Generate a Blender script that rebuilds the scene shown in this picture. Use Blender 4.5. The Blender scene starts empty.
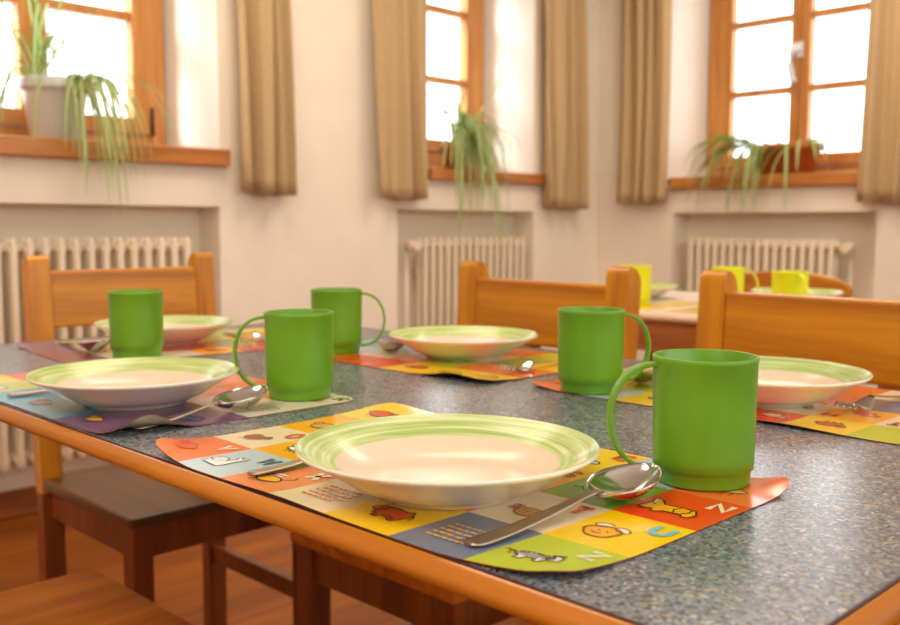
import bpy, math, random
from math import sin, cos, pi, sqrt, atan2, radians, exp, atan
from mathutils import Vector, Matrix

scene = bpy.context.scene
C = scene.collection

# ------------------------------------------------------------------ camera
TOP = 0.75                     # table top height
cam_data = bpy.data.cameras.new('camera')
cam = bpy.data.objects.new('camera', cam_data)
C.objects.link(cam)
scene.camera = cam
cam_data.sensor_width = 36.0
cam_data.lens = 970.0 / 900.0 * 36.0
cam_data.clip_start = 0.02
pitch = atan(86.5 / 970.0)
fwd = Vector((cos(pitch) * cos(radians(45)), cos(pitch) * sin(radians(45)), -sin(pitch)))
cam.matrix_world = (Matrix.Translation((0, 0, 0.932))
                    @ fwd.to_track_quat('-Z', 'Y').to_matrix().to_4x4()
                    @ Matrix.Rotation(0.003, 4, 'Z'))
cam_data.dof.use_dof = True
cam_data.dof.focus_distance = 0.70
cam_data.dof.aperture_fstop = 8.6

# ------------------------------------------------------------------ world, exposure
world = bpy.data.worlds.new('daylight')
scene.world = world
world.use_nodes = True
wn = world.node_tree.nodes
bg = wn['Background']
bg.inputs[0].default_value = (0.96, 0.98, 1.0, 1)
bg.inputs[1].default_value = 4.0
scene.view_settings.view_transform = 'Standard'
scene.view_settings.look = 'None'
scene.view_settings.gamma = 1.0
scene.view_settings.use_curve_mapping = False
scene.view_settings.exposure = 0.12


def area(name, loc, direction, sx, sy, energy=0, color=(1, 1, 1), portal=False):
    l = bpy.data.lights.new(name, 'AREA')
    l.shape = 'RECTANGLE'
    l.size, l.size_y = sx, sy
    l.energy = energy
    l.color = color
    if portal:
        l.cycles.is_portal = True
    o = bpy.data.objects.new(name, l)
    C.objects.link(o)
    o.location = loc
    o.rotation_euler = Vector(direction).to_track_quat('-Z', 'Y').to_euler()
    return o


area('window_portal', (1.334, 3.40, 1.75), (0, -1, 0), 1.0, 1.2, portal=True)
area('window_portal', (3.22, 3.40, 1.75), (0, -1, 0), 0.7, 1.2, portal=True)
area('window_portal', (4.48, 2.075, 1.75), (-1, 0, 0), 1.0, 1.2, portal=True)
area('window_portal', (1.2, -1.98, 1.65), (0, 1, 0), 4.6, 1.5, portal=True)  # opening added behind the camera as fill
# added warm fill for the window walls; unseen housings built further down
area('fill_light', (1.55, 2.05, 2.60), (0, 0, -1), 0.9, 0.9, 20, (1.0, 0.86, 0.68))
area('fill_light', (3.20, 1.60, 2.60), (0, 0, -1), 0.9, 0.9, 20, (1.0, 0.86, 0.68))

area('fill_light', (-0.90, 0.55, 2.60), (0, 0, -1), 0.9, 0.9, 32, (1.0, 0.92, 0.80))  # added fill for the foreground and the bottom left seat
sun = bpy.data.lights.new('sun', 'SUN')
sun.energy = 9.0
sun.angle = radians(24)
sun.color = (1.0, 0.97, 0.92)
sun_o = bpy.data.objects.new('sun', sun)
C.objects.link(sun_o)
sun_o.rotation_euler = Vector((0.86, -0.26, -0.42)).to_track_quat('-Z', 'Y').to_euler()

# ------------------------------------------------------------------ materials
def lin(c):
    def f(v):
        v /= 255.0
        return v / 12.92 if v <= 0.04045 else ((v + 0.055) / 1.055) ** 2.4
    return (f(c[0]), f(c[1]), f(c[2]), 1.0)


def mat(name, rgb, rough=0.5, metal=0.0, spec=0.5, coat=0.0, noise=None):
    m = bpy.data.materials.new(name)
    m.use_nodes = True
    nt = m.node_tree
    b = nt.nodes['Principled BSDF']
    b.inputs['Base Color'].default_value = lin(rgb)
    b.inputs['Roughness'].default_value = rough
    b.inputs['Metallic'].default_value = metal
    b.inputs['Specular IOR Level'].default_value = spec
    b.inputs['Coat Weight'].default_value = coat
    b.inputs['Coat Roughness'].default_value = 0.08
    if noise:
        scale, amount, bump = noise
        tc = nt.nodes.new('ShaderNodeTexCoord')
        n = nt.nodes.new('ShaderNodeTexNoise')
        n.inputs['Scale'].default_value = scale
        n.inputs['Detail'].default_value = 5
        nt.links.new(tc.outputs['Object'], n.inputs['Vector'])
        r = nt.nodes.new('ShaderNodeValToRGB')
        c = lin(rgb)
        r.color_ramp.elements[0].position = 0.3
        r.color_ramp.elements[1].position = 0.7
        r.color_ramp.elements[0].color = tuple(v * (1 - amount) for v in c[:3]) + (1,)
        r.color_ramp.elements[1].color = tuple(min(1, v * (1 + amount)) for v in c[:3]) + (1,)
        nt.links.new(n.outputs['Fac'], r.inputs['Fac'])
        nt.links.new(r.outputs['Color'], b.inputs['Base Color'])
        if bump:
            bp = nt.nodes.new('ShaderNodeBump')
            bp.inputs['Strength'].default_value = bump
            bp.inputs['Distance'].default_value = 0.002
            nt.links.new(n.outputs['Fac'], bp.inputs['Height'])
            nt.links.new(bp.outputs['Normal'], b.inputs['Normal'])
    return m


def wood(name, dark, light, rough=0.35, axis=0, scale=1.0, coat=0.1, spec=0.4):
    """grain runs along the given object axis"""
    m = bpy.data.materials.new(name)
    m.use_nodes = True
    nt = m.node_tree
    b = nt.nodes['Principled BSDF']
    b.inputs['Roughness'].default_value = rough
    b.inputs['Coat Weight'].default_value = coat
    b.inputs['Specular IOR Level'].default_value = spec
    b.inputs['Coat Roughness'].default_value = 0.2
    tc = nt.nodes.new('ShaderNodeTexCoord')
    mp = nt.nodes.new('ShaderNodeMapping')
    s = [16.0 * scale, 16.0 * scale, 16.0 * scale]
    s[axis] = 1.3 * scale
    mp.inputs['Scale'].default_value = s
    nt.links.new(tc.outputs['Object'], mp.inputs['Vector'])
    w = nt.nodes.new('ShaderNodeTexNoise')
    w.inputs['Scale'].default_value = 1.5
    w.inputs['Detail'].default_value = 6
    w.inputs['Distortion'].default_value = 0.8
    nt.links.new(mp.outputs['Vector'], w.inputs['Vector'])
    w2 = nt.nodes.new('ShaderNodeTexNoise')
    w2.inputs['Scale'].default_value = 9
    w2.inputs['Detail'].default_value = 3
    nt.links.new(mp.outputs['Vector'], w2.inputs['Vector'])
    mx = nt.nodes.new('ShaderNodeMath')
    mx.operation = 'MULTIPLY_ADD'
    mx.inputs[1].default_value = 0.3
    nt.links.new(w2.outputs['Fac'], mx.inputs[0])
    nt.links.new(w.outputs['Fac'], mx.inputs[2])
    r = nt.nodes.new('ShaderNodeValToRGB')
    r.color_ramp.elements[0].position = 0.42
    r.color_ramp.elements[1].position = 0.82
    r.color_ramp.elements[0].color = lin(dark)
    r.color_ramp.elements[1].color = lin(light)
    nt.links.new(mx.outputs[0], r.inputs['Fac'])
    nt.links.new(r.outputs['Color'], b.inputs['Base Color'])
    bp = nt.nodes.new('ShaderNodeBump')
    bp.inputs['Strength'].default_value = 0.12
    bp.inputs['Distance'].default_value = 0.001
    nt.links.new(mx.outputs[0], bp.inputs['Height'])
    nt.links.new(bp.outputs['Normal'], b.inputs['Normal'])
    return m


WALL = mat('cream_plaster', (238, 226, 206), 0.9, noise=(6, 0.03, 0.15))
REVEAL = mat('white_plaster', (240, 236, 228), 0.9, noise=(6, 0.02, 0.1))
CEIL = mat('ceiling_white', (240, 236, 228), 0.9)
PINE_X = wood('pine_x', (172, 98, 8), (216, 142, 24), axis=0)
PINE_Y = wood('pine_y', (172, 98, 8), (216, 142, 24), axis=1)
PINE_Z = wood('pine_z', (172, 98, 8), (216, 142, 24), axis=2)
SEATW = wood('seat_wood', (176, 92, 18), (216, 126, 34), axis=0, rough=0.6, coat=0.0, spec=0.1)
SEATD = wood('shaded_seat_wood', (74, 42, 20), (112, 70, 38), axis=0, rough=0.3, coat=0.1)  # same seat wood, darkened to carry the shade under the table
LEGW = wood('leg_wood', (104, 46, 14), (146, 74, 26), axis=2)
FRAME_H = wood('window_wood_across', (172, 108, 44), (212, 148, 76), axis=0)
FRAME_V = wood('window_wood', (172, 108, 44), (212, 148, 76), axis=2)
SILLW = wood('sill_wood', (158, 92, 34), (206, 134, 62), axis=0)
TRIMW = wood('table_edge_wood', (164, 90, 14), (206, 128, 34), axis=1, rough=0.32)
TRIMWX = wood('table_edge_wood_x', (164, 90, 14), (206, 128, 34), axis=0, rough=0.32)
SEAM = mat('dark_seam', (60, 30, 34), 0.6)
CLAYPOT = mat('brown_planter_clay', (190, 102, 40), 0.5, noise=(20, 0.15, 0))
WHITEPOT = mat('white_glazed_pot', (214, 216, 212), 0.3, coat=0.4)
SOIL = mat('potting_soil', (52, 36, 24), 0.95, noise=(60, 0.4, 0.5))
RADW = mat('radiator_enamel', (232, 214, 186), 0.4)
BRASS = mat('valve_metal', (170, 160, 140), 0.35, metal=0.7)
STEEL = mat('cutlery_steel', (205, 200, 192), 0.16, metal=1.0)
STEELH = mat('brushed_steel', (176, 160, 138), 0.33, metal=1.0)
WHITEM = mat('white_handle_metal', (225, 228, 232), 0.3)
DARKM = mat('dark_hinge_metal', (70, 62, 56), 0.4, metal=0.6)
GREEN = mat('green_plastic', (102, 156, 24), 0.38, noise=(40, 0.03, 0.03))
YELLOWM = mat('yellow_plastic', (222, 226, 8), 0.4)
TABLE2 = mat('pale_laminate', (222, 206, 190), 0.35, noise=(120, 0.05, 0))
def leaf(name, rgb):
    m = mat(name, rgb, 0.45)
    nt = m.node_tree
    t = nt.nodes.new('ShaderNodeBsdfTranslucent')
    t.inputs[0].default_value = lin(rgb)
    mx = nt.nodes.new('ShaderNodeMixShader')
    mx.inputs[0].default_value = 0.45
    nt.links.new(nt.nodes['Principled BSDF'].outputs[0], mx.inputs[1])
    nt.links.new(t.outputs[0], mx.inputs[2])
    nt.links.new(mx.outputs[0], nt.nodes['Material Output'].inputs[0])
    return m


LEAF_G = leaf('leaf_green', (118, 158, 66))
LEAF_C = leaf('leaf_cream', (220, 228, 170))
RODM = mat('curtain_rod_wood', (140, 90, 50), 0.5)


def laminate():
    m = bpy.data.materials.new('speckled_laminate')
    m.use_nodes = True
    nt = m.node_tree
    L = nt.links
    b = nt.nodes['Principled BSDF']
    b.inputs['Roughness'].default_value = 0.24
    b.inputs['Specular IOR Level'].default_value = 0.55
    tc = nt.nodes.new('ShaderNodeTexCoord')
    v = nt.nodes.new('ShaderNodeTexVoronoi')
    v.inputs['Scale'].default_value = 440
    v.inputs['Randomness'].default_value = 1.0
    L.new(tc.outputs['Object'], v.inputs['Vector'])
    sp = nt.nodes.new('ShaderNodeSeparateColor')
    L.new(v.outputs['Color'], sp.inputs[0])
    r = nt.nodes.new('ShaderNodeValToRGB')
    r.color_ramp.interpolation = 'CONSTANT'
    stops = [(0.0, (64, 68, 76)), (0.16, (104, 112, 122)), (0.36, (124, 128, 132)), (0.54, (92, 98, 108)),
             (0.68, (142, 126, 106)), (0.78, (110, 116, 124)), (0.90, (158, 156, 152)), (0.96, (52, 54, 60))]
    e = r.color_ramp.elements
    e[0].position, e[0].color = stops[0][0], lin(stops[0][1])
    e[1].position, e[1].color = stops[1][0], lin(stops[1][1])
    for p, c in stops[2:]:
        q = e.new(p)
        q.color = lin(c)
    L.new(sp.outputs[0], r.inputs['Fac'])
    n = nt.nodes.new('ShaderNodeTexNoise')
    n.inputs['Scale'].default_value = 60
    n.inputs['Detail'].default_value = 6
    L.new(tc.outputs['Object'], n.inputs['Vector'])
    mx = nt.nodes.new('ShaderNodeMix')
    mx.data_type = 'RGBA'
    mx.blend_type = 'OVERLAY'
    mx.inputs[0].default_value = 0.45
    L.new(r.outputs['Color'], mx.inputs[6])
    L.new(n.outputs['Fac'], mx.inputs[7])
    L.new(mx.outputs[2], b.inputs['Base Color'])
    return m


LAMI = laminate()


def floor_mat():
    m = wood('floor_boards', (122, 62, 8), (166, 90, 16), axis=0, rough=0.45, scale=0.6, coat=0.0, spec=0.3)
    nt = m.node_tree
    b = nt.nodes['Principled BSDF']
    tc = nt.nodes.new('ShaderNodeTexCoord')
    br = nt.nodes.new('ShaderNodeTexBrick')
    br.inputs['Scale'].default_value = 1.0
    br.inputs['Brick Width'].default_value = 1.8
    br.inputs['Row Height'].default_value = 0.12
    br.inputs['Mortar Size'].default_value = 0.002
    br.inputs['Color1'].default_value = (1, 1, 1, 1)
    br.inputs['Color2'].default_value = (0.75, 0.72, 0.7, 1)
    br.inputs['Mortar'].default_value = (0.25, 0.2, 0.18, 1)
    nt.links.new(tc.outputs['Object'], br.inputs['Vector'])
    mx = nt.nodes.new('ShaderNodeMix')
    mx.data_type = 'RGBA'
    mx.blend_type = 'MULTIPLY'
    mx.inputs[0].default_value = 1.0
    src = b.inputs['Base Color'].links[0].from_socket
    nt.links.new(src, mx.inputs[6])
    nt.links.new(br.outputs['Color'], mx.inputs[7])
    nt.links.new(mx.outputs[2], b.inputs['Base Color'])
    return m


FLOOR = floor_mat()


def plate_mat(name, seed, g1=(150, 178, 62), g2=(206, 216, 140)):
    """cream glaze with brushed green rings on the sloping rim"""
    m = bpy.data.materials.new(name)
    m.use_nodes = True
    nt = m.node_tree
    L = nt.links
    b = nt.nodes['Principled BSDF']
    b.inputs['Roughness'].default_value = 0.17
    b.inputs['Specular IOR Level'].default_value = 0.14
    b.inputs['Coat Weight'].default_value = 0.0
    b.inputs['Coat Roughness'].default_value = 0.04
    tc = nt.nodes.new('ShaderNodeTexCoord')
    sx = nt.nodes.new('ShaderNodeSeparateXYZ')
    L.new(tc.outputs['Object'], sx.inputs[0])

    def M(op, a, bb=None):
        n = nt.nodes.new('ShaderNodeMath')
        n.operation = op
        for i, q in enumerate((a, bb)):
            if q is None:
                continue
            if isinstance(q, (int, float)):
                n.inputs[i].default_value = q
            else:
                L.new(q, n.inputs[i])
        return n.outputs[0]
    r2 = M('ADD', M('MULTIPLY', sx.outputs[0], sx.outputs[0]), M('MULTIPLY', sx.outputs[1], sx.outputs[1]))
    r = M('SQRT', r2)
    cb = nt.nodes.new('ShaderNodeCombineXYZ')
    L.new(M('MULTIPLY', M('DIVIDE', sx.outputs[0], r), 1.1), cb.inputs[0])
    L.new(M('MULTIPLY', M('DIVIDE', sx.outputs[1], r), 1.1), cb.inputs[1])
    L.new(M('MULTIPLY', r, 260.0), cb.inputs[2])
    n = nt.nodes.new('ShaderNodeTexNoise')
    n.inputs['Scale'].default_value = 1.0
    n.inputs['Detail'].default_value = 4
    mp = nt.nodes.new('ShaderNodeMapping')
    mp.inputs['Location'].default_value = (seed, seed * 2, 0)
    L.new(cb.outputs[0], mp.inputs[0])
    L.new(mp.outputs[0], n.inputs['Vector'])
    cr = nt.nodes.new('ShaderNodeValToRGB')
    cr.color_ramp.elements[0].position = 0.32
    cr.color_ramp.elements[1].position = 0.68
    cr.color_ramp.elements[0].color = lin(g1)
    cr.color_ramp.elements[1].color = lin(g2)
    L.new(n.outputs['Fac'], cr.inputs['Fac'])
    mr = nt.nodes.new('ShaderNodeMapRange')
    mr.inputs['From Min'].default_value = 0.0770
    mr.inputs['From Max'].default_value = 0.0790
    L.new(r, mr.inputs['Value'])
    mx = nt.nodes.new('ShaderNodeMix')
    mx.data_type = 'RGBA'
    L.new(mr.outputs[0], mx.inputs[0])
    mx.inputs[6].default_value = lin((228, 208, 180))
    L.new(cr.outputs['Color'], mx.inputs[7])
    L.new(mx.outputs[2], b.inputs['Base Color'])
    return m


GLAZE = mat('cream_glaze', (246, 236, 214), 0.16)


def glass():
    m = bpy.data.materials.new('window_glass')
    m.use_nodes = True
    nt = m.node_tree
    nt.nodes.remove(nt.nodes['Principled BSDF'])
    out = nt.nodes['Material Output']
    t = nt.nodes.new('ShaderNodeBsdfTransparent')
    g = nt.nodes.new('ShaderNodeBsdfGlossy')
    g.inputs['Roughness'].default_value = 0.02
    mx = nt.nodes.new('ShaderNodeMixShader')
    mx.inputs[0].default_value = 0.05
    nt.links.new(t.outputs[0], mx.inputs[1])
    nt.links.new(g.outputs[0], mx.inputs[2])
    nt.links.new(mx.outputs[0], out.inputs[0])
    return m


GLASS = glass()


def cloth(name, rgb):
    m = bpy.data.materials.new(name)
    m.use_nodes = True
    nt = m.node_tree
    L = nt.links
    b = nt.nodes['Principled BSDF']
    b.inputs['Roughness'].default_value = 0.95
    b.inputs['Specular IOR Level'].default_value = 0.1
    out = nt.nodes['Material Output']
    tc = nt.nodes.new('ShaderNodeTexCoord')
    mp = nt.nodes.new('ShaderNodeMapping')
    mp.inputs['Scale'].default_value = (260, 260, 60)
    n = nt.nodes.new('ShaderNodeTexNoise')
    n.inputs['Scale'].default_value = 1.0
    n.inputs['Detail'].default_value = 3
    L.new(tc.outputs['Object'], mp.inputs[0])
    L.new(mp.outputs[0], n.inputs['Vector'])
    r = nt.nodes.new('ShaderNodeValToRGB')
    c = lin(rgb)
    r.color_ramp.elements[0].color = tuple(v * 0.82 for v in c[:3]) + (1,)
    r.color_ramp.elements[1].color = tuple(min(1, v * 1.15) for v in c[:3]) + (1,)
    L.new(n.outputs['Fac'], r.inputs['Fac'])
    L.new(r.outputs['Color'], b.inputs['Base Color'])
    tr = nt.nodes.new('ShaderNodeBsdfTranslucent')
    L.new(r.outputs['Color'], tr.inputs['Color'])
    mx = nt.nodes.new('ShaderNodeMixShader')
    mx.inputs[0].default_value = 0.2
    L.new(b.outputs[0], mx.inputs[1])
    L.new(tr.outputs[0], mx.inputs[2])
    L.new(mx.outputs[0], out.inputs[0])
    return m


LINEN = cloth('beige_linen', (212, 182, 138))

# ------------------------------------------------------------------ mesh helper
class MB:
    def __init__(self):
        self.v, self.f, self.m, self.s = [], [], [], []

    def face(self, idx, mi=0, smooth=False):
        self.f.append(tuple(idx)); self.m.append(mi); self.s.append(smooth)

    def poly(self, pts, mi=0, smooth=False):
        n = len(self.v)
        self.v.extend(tuple(p) for p in pts)
        self.face(range(n, n + len(pts)), mi, smooth)

    def box(self, x0, x1, y0, y1, z0, z1, mi=0, xf=None):
        p = [(x, y, z) for z in (z0, z1) for y in (y0, y1) for x in (x0, x1)]
        if xf:
            p = [tuple(xf(*q)) for q in p]
        n = len(self.v)
        self.v.extend(p)
        for q in ((0, 2, 3, 1), (4, 5, 7, 6), (0, 1, 5, 4), (2, 6, 7, 3), (0, 4, 6, 2), (1, 3, 7, 5)):
            self.face([n + i for i in q], mi)

    def grid(self, rows, mi=0, smooth=True, close=False):
        """rows: list of equally long rings"""
        n = len(self.v)
        k = len(rows[0])
        for r in rows:
            self.v.extend(tuple(p) for p in r)
        for i in range(len(rows) - 1):
            for j in range(k if close else k - 1):
                a, b = n + i * k + j, n + i * k + (j + 1) % k
                self.face((a, b, b + k, a + k), mi(i, j) if callable(mi) else mi, smooth)

    def lathe(self, prof, seg=64, mi=0, cx=0, cy=0, smooth=True):
        """prof: (r, z); r = 0 closes the surface"""
        rows = []
        for r, z in prof:
            r = max(r, 1e-5)
            rows.append([(cx + r * cos(2 * pi * j / seg), cy + r * sin(2 * pi * j / seg), z) for j in range(seg)])
        self.grid(rows, mi, smooth, close=True)

    def tube(self, pts, rad, seg=10, mi=0, cap=True):
        pts = [Vector(p) for p in pts]
        rows = []
        up = Vector((0, 0, 1))
        for i, p in enumerate(pts):
            t = (pts[min(i + 1, len(pts) - 1)] - pts[max(i - 1, 0)]).normalized()
            a = t.cross(up)
            if a.length < 1e-3:
                a = t.cross(Vector((1, 0, 0)))
            a.normalize()
            b = t.cross(a)
            r = rad[i] if isinstance(rad, (list, tuple)) else rad
            rows.append([p + a * (r * cos(2 * pi * j / seg)) + b * (r * sin(2 * pi * j / seg)) for j in range(seg)])
        self.grid(rows, mi, True, close=True)
        if cap:
            k = len(self.v)
            self.face([k - seg + j for j in range(seg)], mi)
            self.face([k - seg * len(rows) + j for j in reversed(range(seg))], mi)

    def prism(self, outline, y0, y1, mi=0):
        """outline in x,z extruded along y"""
        n = len(self.v)
        k = len(outline)
        self.v.extend((x, y0, z) for x, z in outline)
        self.v.extend((x, y1, z) for x, z in outline)
        self.face(range(n, n + k), mi)
        self.face(reversed(range(n + k, n + 2 * k)), mi)
        for j in range(k):
            a, b = n + j, n + (j + 1) % k
            self.face((b, a, a + k, b + k), mi)

    def build(self, name, mats, parent=None, bevel=0, solid=0, segs=2, fix=True):
        me = bpy.data.meshes.new(name)
        me.from_pydata(self.v, [], self.f)
        if not isinstance(mats, (list, tuple)):
            mats = [mats]
        for m in mats:
            me.materials.append(m)
        me.polygons.foreach_set('material_index', self.m)
        me.polygons.foreach_set('use_smooth', self.s)
        if fix:
            import bmesh
            bm = bmesh.new()
            bm.from_mesh(me)
            bmesh.ops.recalc_face_normals(bm, faces=bm.faces)
            bm.to_mesh(me)
            bm.free()
        me.update()
        o = bpy.data.objects.new(name, me)
        C.objects.link(o)
        if parent:
            o.parent = parent
        if bevel:
            b = o.modifiers.new('bevel', 'BEVEL')
            b.width = bevel
            b.segments = segs
            b.limit_method = 'ANGLE'
        if solid:
            s = o.modifiers.new('solid', 'SOLIDIFY')
            s.thickness = solid
            s.offset = -1
        return o


def tag(o, label=None, cat=None, group=None, kind=None):
    if label: o['label'] = label
    if cat: o['category'] = cat
    if group: o['group'] = group
    if kind: o['kind'] = kind
    return o


def empty(name, loc=(0, 0, 0), rz=0.0):
    o = bpy.data.objects.new(name, None)
    C.objects.link(o)
    o.location = loc
    o.rotation_euler = (0, 0, rz)
    o.empty_display_size = 0.05
    return o


def copy_tree(o, parent=None):
    c = o.copy()
    C.objects.link(c)
    if parent:
        c.parent = parent
    for ch in [x for x in o.children]:
        copy_tree(ch, c)
    return c


def struct(o, label=None):
    o['kind'] = 'structure'
    if label: o['label'] = label
    return o


# ------------------------------------------------------------------ room shell
RX0, RX1, RY0, RY1, H = -1.9, 4.10, -1.9, 3.02, 2.65


def wall(name, s0, s1, wins, niches, xf, label):
    """sheet with splayed window openings and radiator niches; xf(s, depth, z)"""
    m = MB()
    ss = sorted({s0, s1} | {v for w in wins for v in (w[0], w[1])} | {v for w in niches for v in (w[0], w[1])})
    zs = sorted({0.0, H} | {v for w in wins for v in (w[2], w[3])} | {v for w in niches for v in (0.0, w[2])})
    for a, b in zip(ss, ss[1:]):
        for c, d in zip(zs, zs[1:]):
            sm, zm = (a + b) / 2, (c + d) / 2
            if any(w[0] < sm < w[1] and w[2] < zm < w[3] for w in wins):
                continue
            if any(w[0] < sm < w[1] and zm < w[2] for w in niches):
                continue
            m.poly([xf(a, 0, c), xf(b, 0, c), xf(b, 0, d), xf(a, 0, d)])
    for a, b, z0, z1, sp, dp in wins:
        q0 = [(a, z0), (b, z0), (b, z1), (a, z1)]
        q1 = [(a + sp, z0), (b - sp, z0), (b - sp, z1 - sp), (a + sp, z1 - sp)]
        for i in range(4):
            j = (i + 1) % 4
            m.poly([xf(q0[i][0], 0, q0[i][1]), xf(q0[j][0], 0, q0[j][1]),
                    xf(q1[j][0], dp, q1[j][1]), xf(q1[i][0], dp, q1[i][1])], 1)
    for a, b, z, dp in niches:
        m.poly([xf(a, dp, 0), xf(b, dp, 0), xf(b, dp, z), xf(a, dp, z)])
        m.poly([xf(a, 0, 0), xf(a, dp, 0), xf(a, dp, z), xf(a, 0, z)])
        m.poly([xf(b, 0, 0), xf(b, dp, 0), xf(b, dp, z), xf(b, 0, z)])
        m.poly([xf(a, 0, z), xf(b, 0, z), xf(b, dp, z), xf(a, dp, z)])
    return struct(m.build(name, [WALL, REVEAL], fix=False), label)


XA = lambda s, d, z: (s, RY1 + d, z)
XB = lambda s, d, z: (RX1 + d, s, z)
XC = lambda s, d, z: (RX0 - d, s, z)
XD = lambda s, d, z: (s, RY0 - d, z)
DP = 0.34
SP = 0.055
WA1 = (0.801, 1.867, 1.17, 2.36, SP, DP)
WA2 = (2.860, 3.576, 1.15, 2.36, SP, DP)
WB = (1.550, 2.616, 1.13, 2.36, SP, DP)
wall('wall_left', RX0, RX1, [WA1, WA2], [(0.80, 1.864, 0.998, 0.13), (2.708, 3.584, 1.002, 0.13)], XA,
     'cream plaster wall with two deep window openings')
wall('wall_right', RY0, RY1, [WB], [(1.605, 2.575, 0.998, 0.13)], XB, 'cream plaster wall with one deep window opening')
wall('wall_back', RY0, RY1, [], [], XC, 'cream plaster wall behind the camera')
wall('wall_near', RX0, RX1, [(-1.1, 3.5, 1.1, 2.4, 0.02, 0.1)], [], XD, 'cream plaster wall beside the camera')

m = MB(); m.box(RX0, RX1 + 0.13, RY0, RY1 + 0.13, -0.05, 0.0)
struct(m.build('floor', FLOOR), 'reddish brown wooden floor')
m = MB(); m.box(RX0, RX1, RY0, RY1, H, H + 0.05)
struct(m.build('ceiling', CEIL), 'white ceiling')

BASEW = wood('baseboard_wood', (120, 60, 26), (156, 88, 44), axis=0)
m = MB()
m.box(RX0, 0.80, RY1 - 0.018, RY1, 0, 0.085); m.box(1.864, 2.708, RY1 - 0.018, RY1, 0, 0.085)
m.box(3.584, RX1, RY1 - 0.018, RY1, 0, 0.085); m.box(0.80, 1.864, RY1 + 0.112, RY1 + 0.13, 0, 0.085)
m.box(2.708, 3.584, RY1 + 0.112, RY1 + 0.13, 0, 0.085)
struct(m.build('baseboard_left', BASEW, bevel=0.003), 'brown wooden baseboard')
m = MB()
m.box(RX1 - 0.018, RX1, RY0, 1.605, 0, 0.085); m.box(RX1 - 0.018, RX1, 2.575, RY1, 0, 0.085)
m.box(RX1 + 0.112, RX1 + 0.13, 1.605, 2.575, 0, 0.085)
struct(m.build('baseboard_right', BASEW, bevel=0.003), 'brown wooden baseboard under the right window')


def window(n, c, xf, sillz, z0, z1, bars, sill_span, sill_t, handle=False, hinge=False, label='', hw=0.478, leaves=2):
    """two-leaf wooden window with glazing bars; c = centre along the wall"""
    root = struct(empty('window_%d' % n, xf(c, 0, sillz)), label)
    ox, oy, oz = root.location

    def L(s, d, z):
        p = xf(s, d, z)
        return (p[0] - ox, p[1] - oy, p[2] - oz)
    fw = 0.060
    d0, d1 = 0.27, 0.335
    fz = sillz
    m = MB()
    for a, b in ((c - hw, c - hw + fw), (c + hw - fw, c + hw)):
        m.box(a, b, d0, d1, fz, z1 + 0.13, xf=L)
    m.box(c - hw + fw, c + hw - fw, d0, d1, fz, z0 - 0.06, xf=L)
    m.box(c - hw + fw, c + hw - fw, d0, d1, z1 + 0.06, z1 + 0.13, xf=L)
    m.build('window_frame', FRAME_V, root, bevel=0.005)
    for side in ((-1, 1) if leaves == 2 else (1,)):
        m = MB()
        xo = c + side * (hw - fw - 0.001)
        xi = c + side * 0.002 if leaves == 2 else c - (hw - fw - 0.001)
        go = xo - side * 0.070
        gi = xi + side * 0.046
        e0, e1 = d0 - 0.012, d1 - 0.02
        for a, b in ((xo, go), (gi, xi)):
            m.box(min(a, b), max(a, b), e0, e1, z0 - 0.058, z1 + 0.058, xf=L)
        a, b = min(go, gi), max(go, gi)
        m.box(a, b, e0, e1, z0 - 0.058, z0, xf=L)
        m.box(a, b, e0, e1, z1, z1 + 0.058, xf=L)
        for bz in bars:
            m.box(a, b, e0 + 0.008, e1 - 0.008, bz - 0.017, bz + 0.017, xf=L)
        sash = m.build('sash', FRAME_V, root, bevel=0.005)
        m = MB()
        m.box(a - 0.004, b + 0.004, d0 + 0.018, d0 + 0.022, z0 - 0.004, z1 + 0.004, xf=L)
        m.build('pane', GLASS, sash)
        if hinge:
            m = MB()
            m.tube([L(xo, e0 - 0.006, z0 - 0.06), L(xo, e0 - 0.006, z0 + 0.04)], 0.007)
            m.build('hinge', DARKM, sash)
    m = MB()
    m.box(sill_span[0], sill_span[1], -0.035, 0.0, sillz - sill_t, sillz, xf=L)
    m.box(c - hw - 0.05, c + hw + 0.05, 0.0, 0.30, sillz - 0.018, sillz, xf=L)
    m.build('sill', SILLW if xf is XA else wood('sill_wood_side', (158, 92, 34), (206, 134, 62), axis=1), root, bevel=0.006)
    if handle:
        m = MB()
        m.tube([L(c, d0 - 0.012, 1.745), L(c, d0 - 0.055, 1.745)], 0.010)
        m.tube([L(c + 0.004, d0 - 0.052, 1.765), L(c + 0.018, d0 - 0.062, 1.73), L(c + 0.022, d0 - 0.064, 1.67), L(c + 0.016, d0 - 0.058, 1.615), L(c + 0.002, d0 - 0.052, 1.595)],
               [0.014, 0.015, 0.014, 0.014, 0.012])
        m.box(c - 0.016, c + 0.016, d0 - 0.018, d0 - 0.010, 1.71, 1.78, xf=L)
        m.build('handle', WHITEM, root)
    return root


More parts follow.
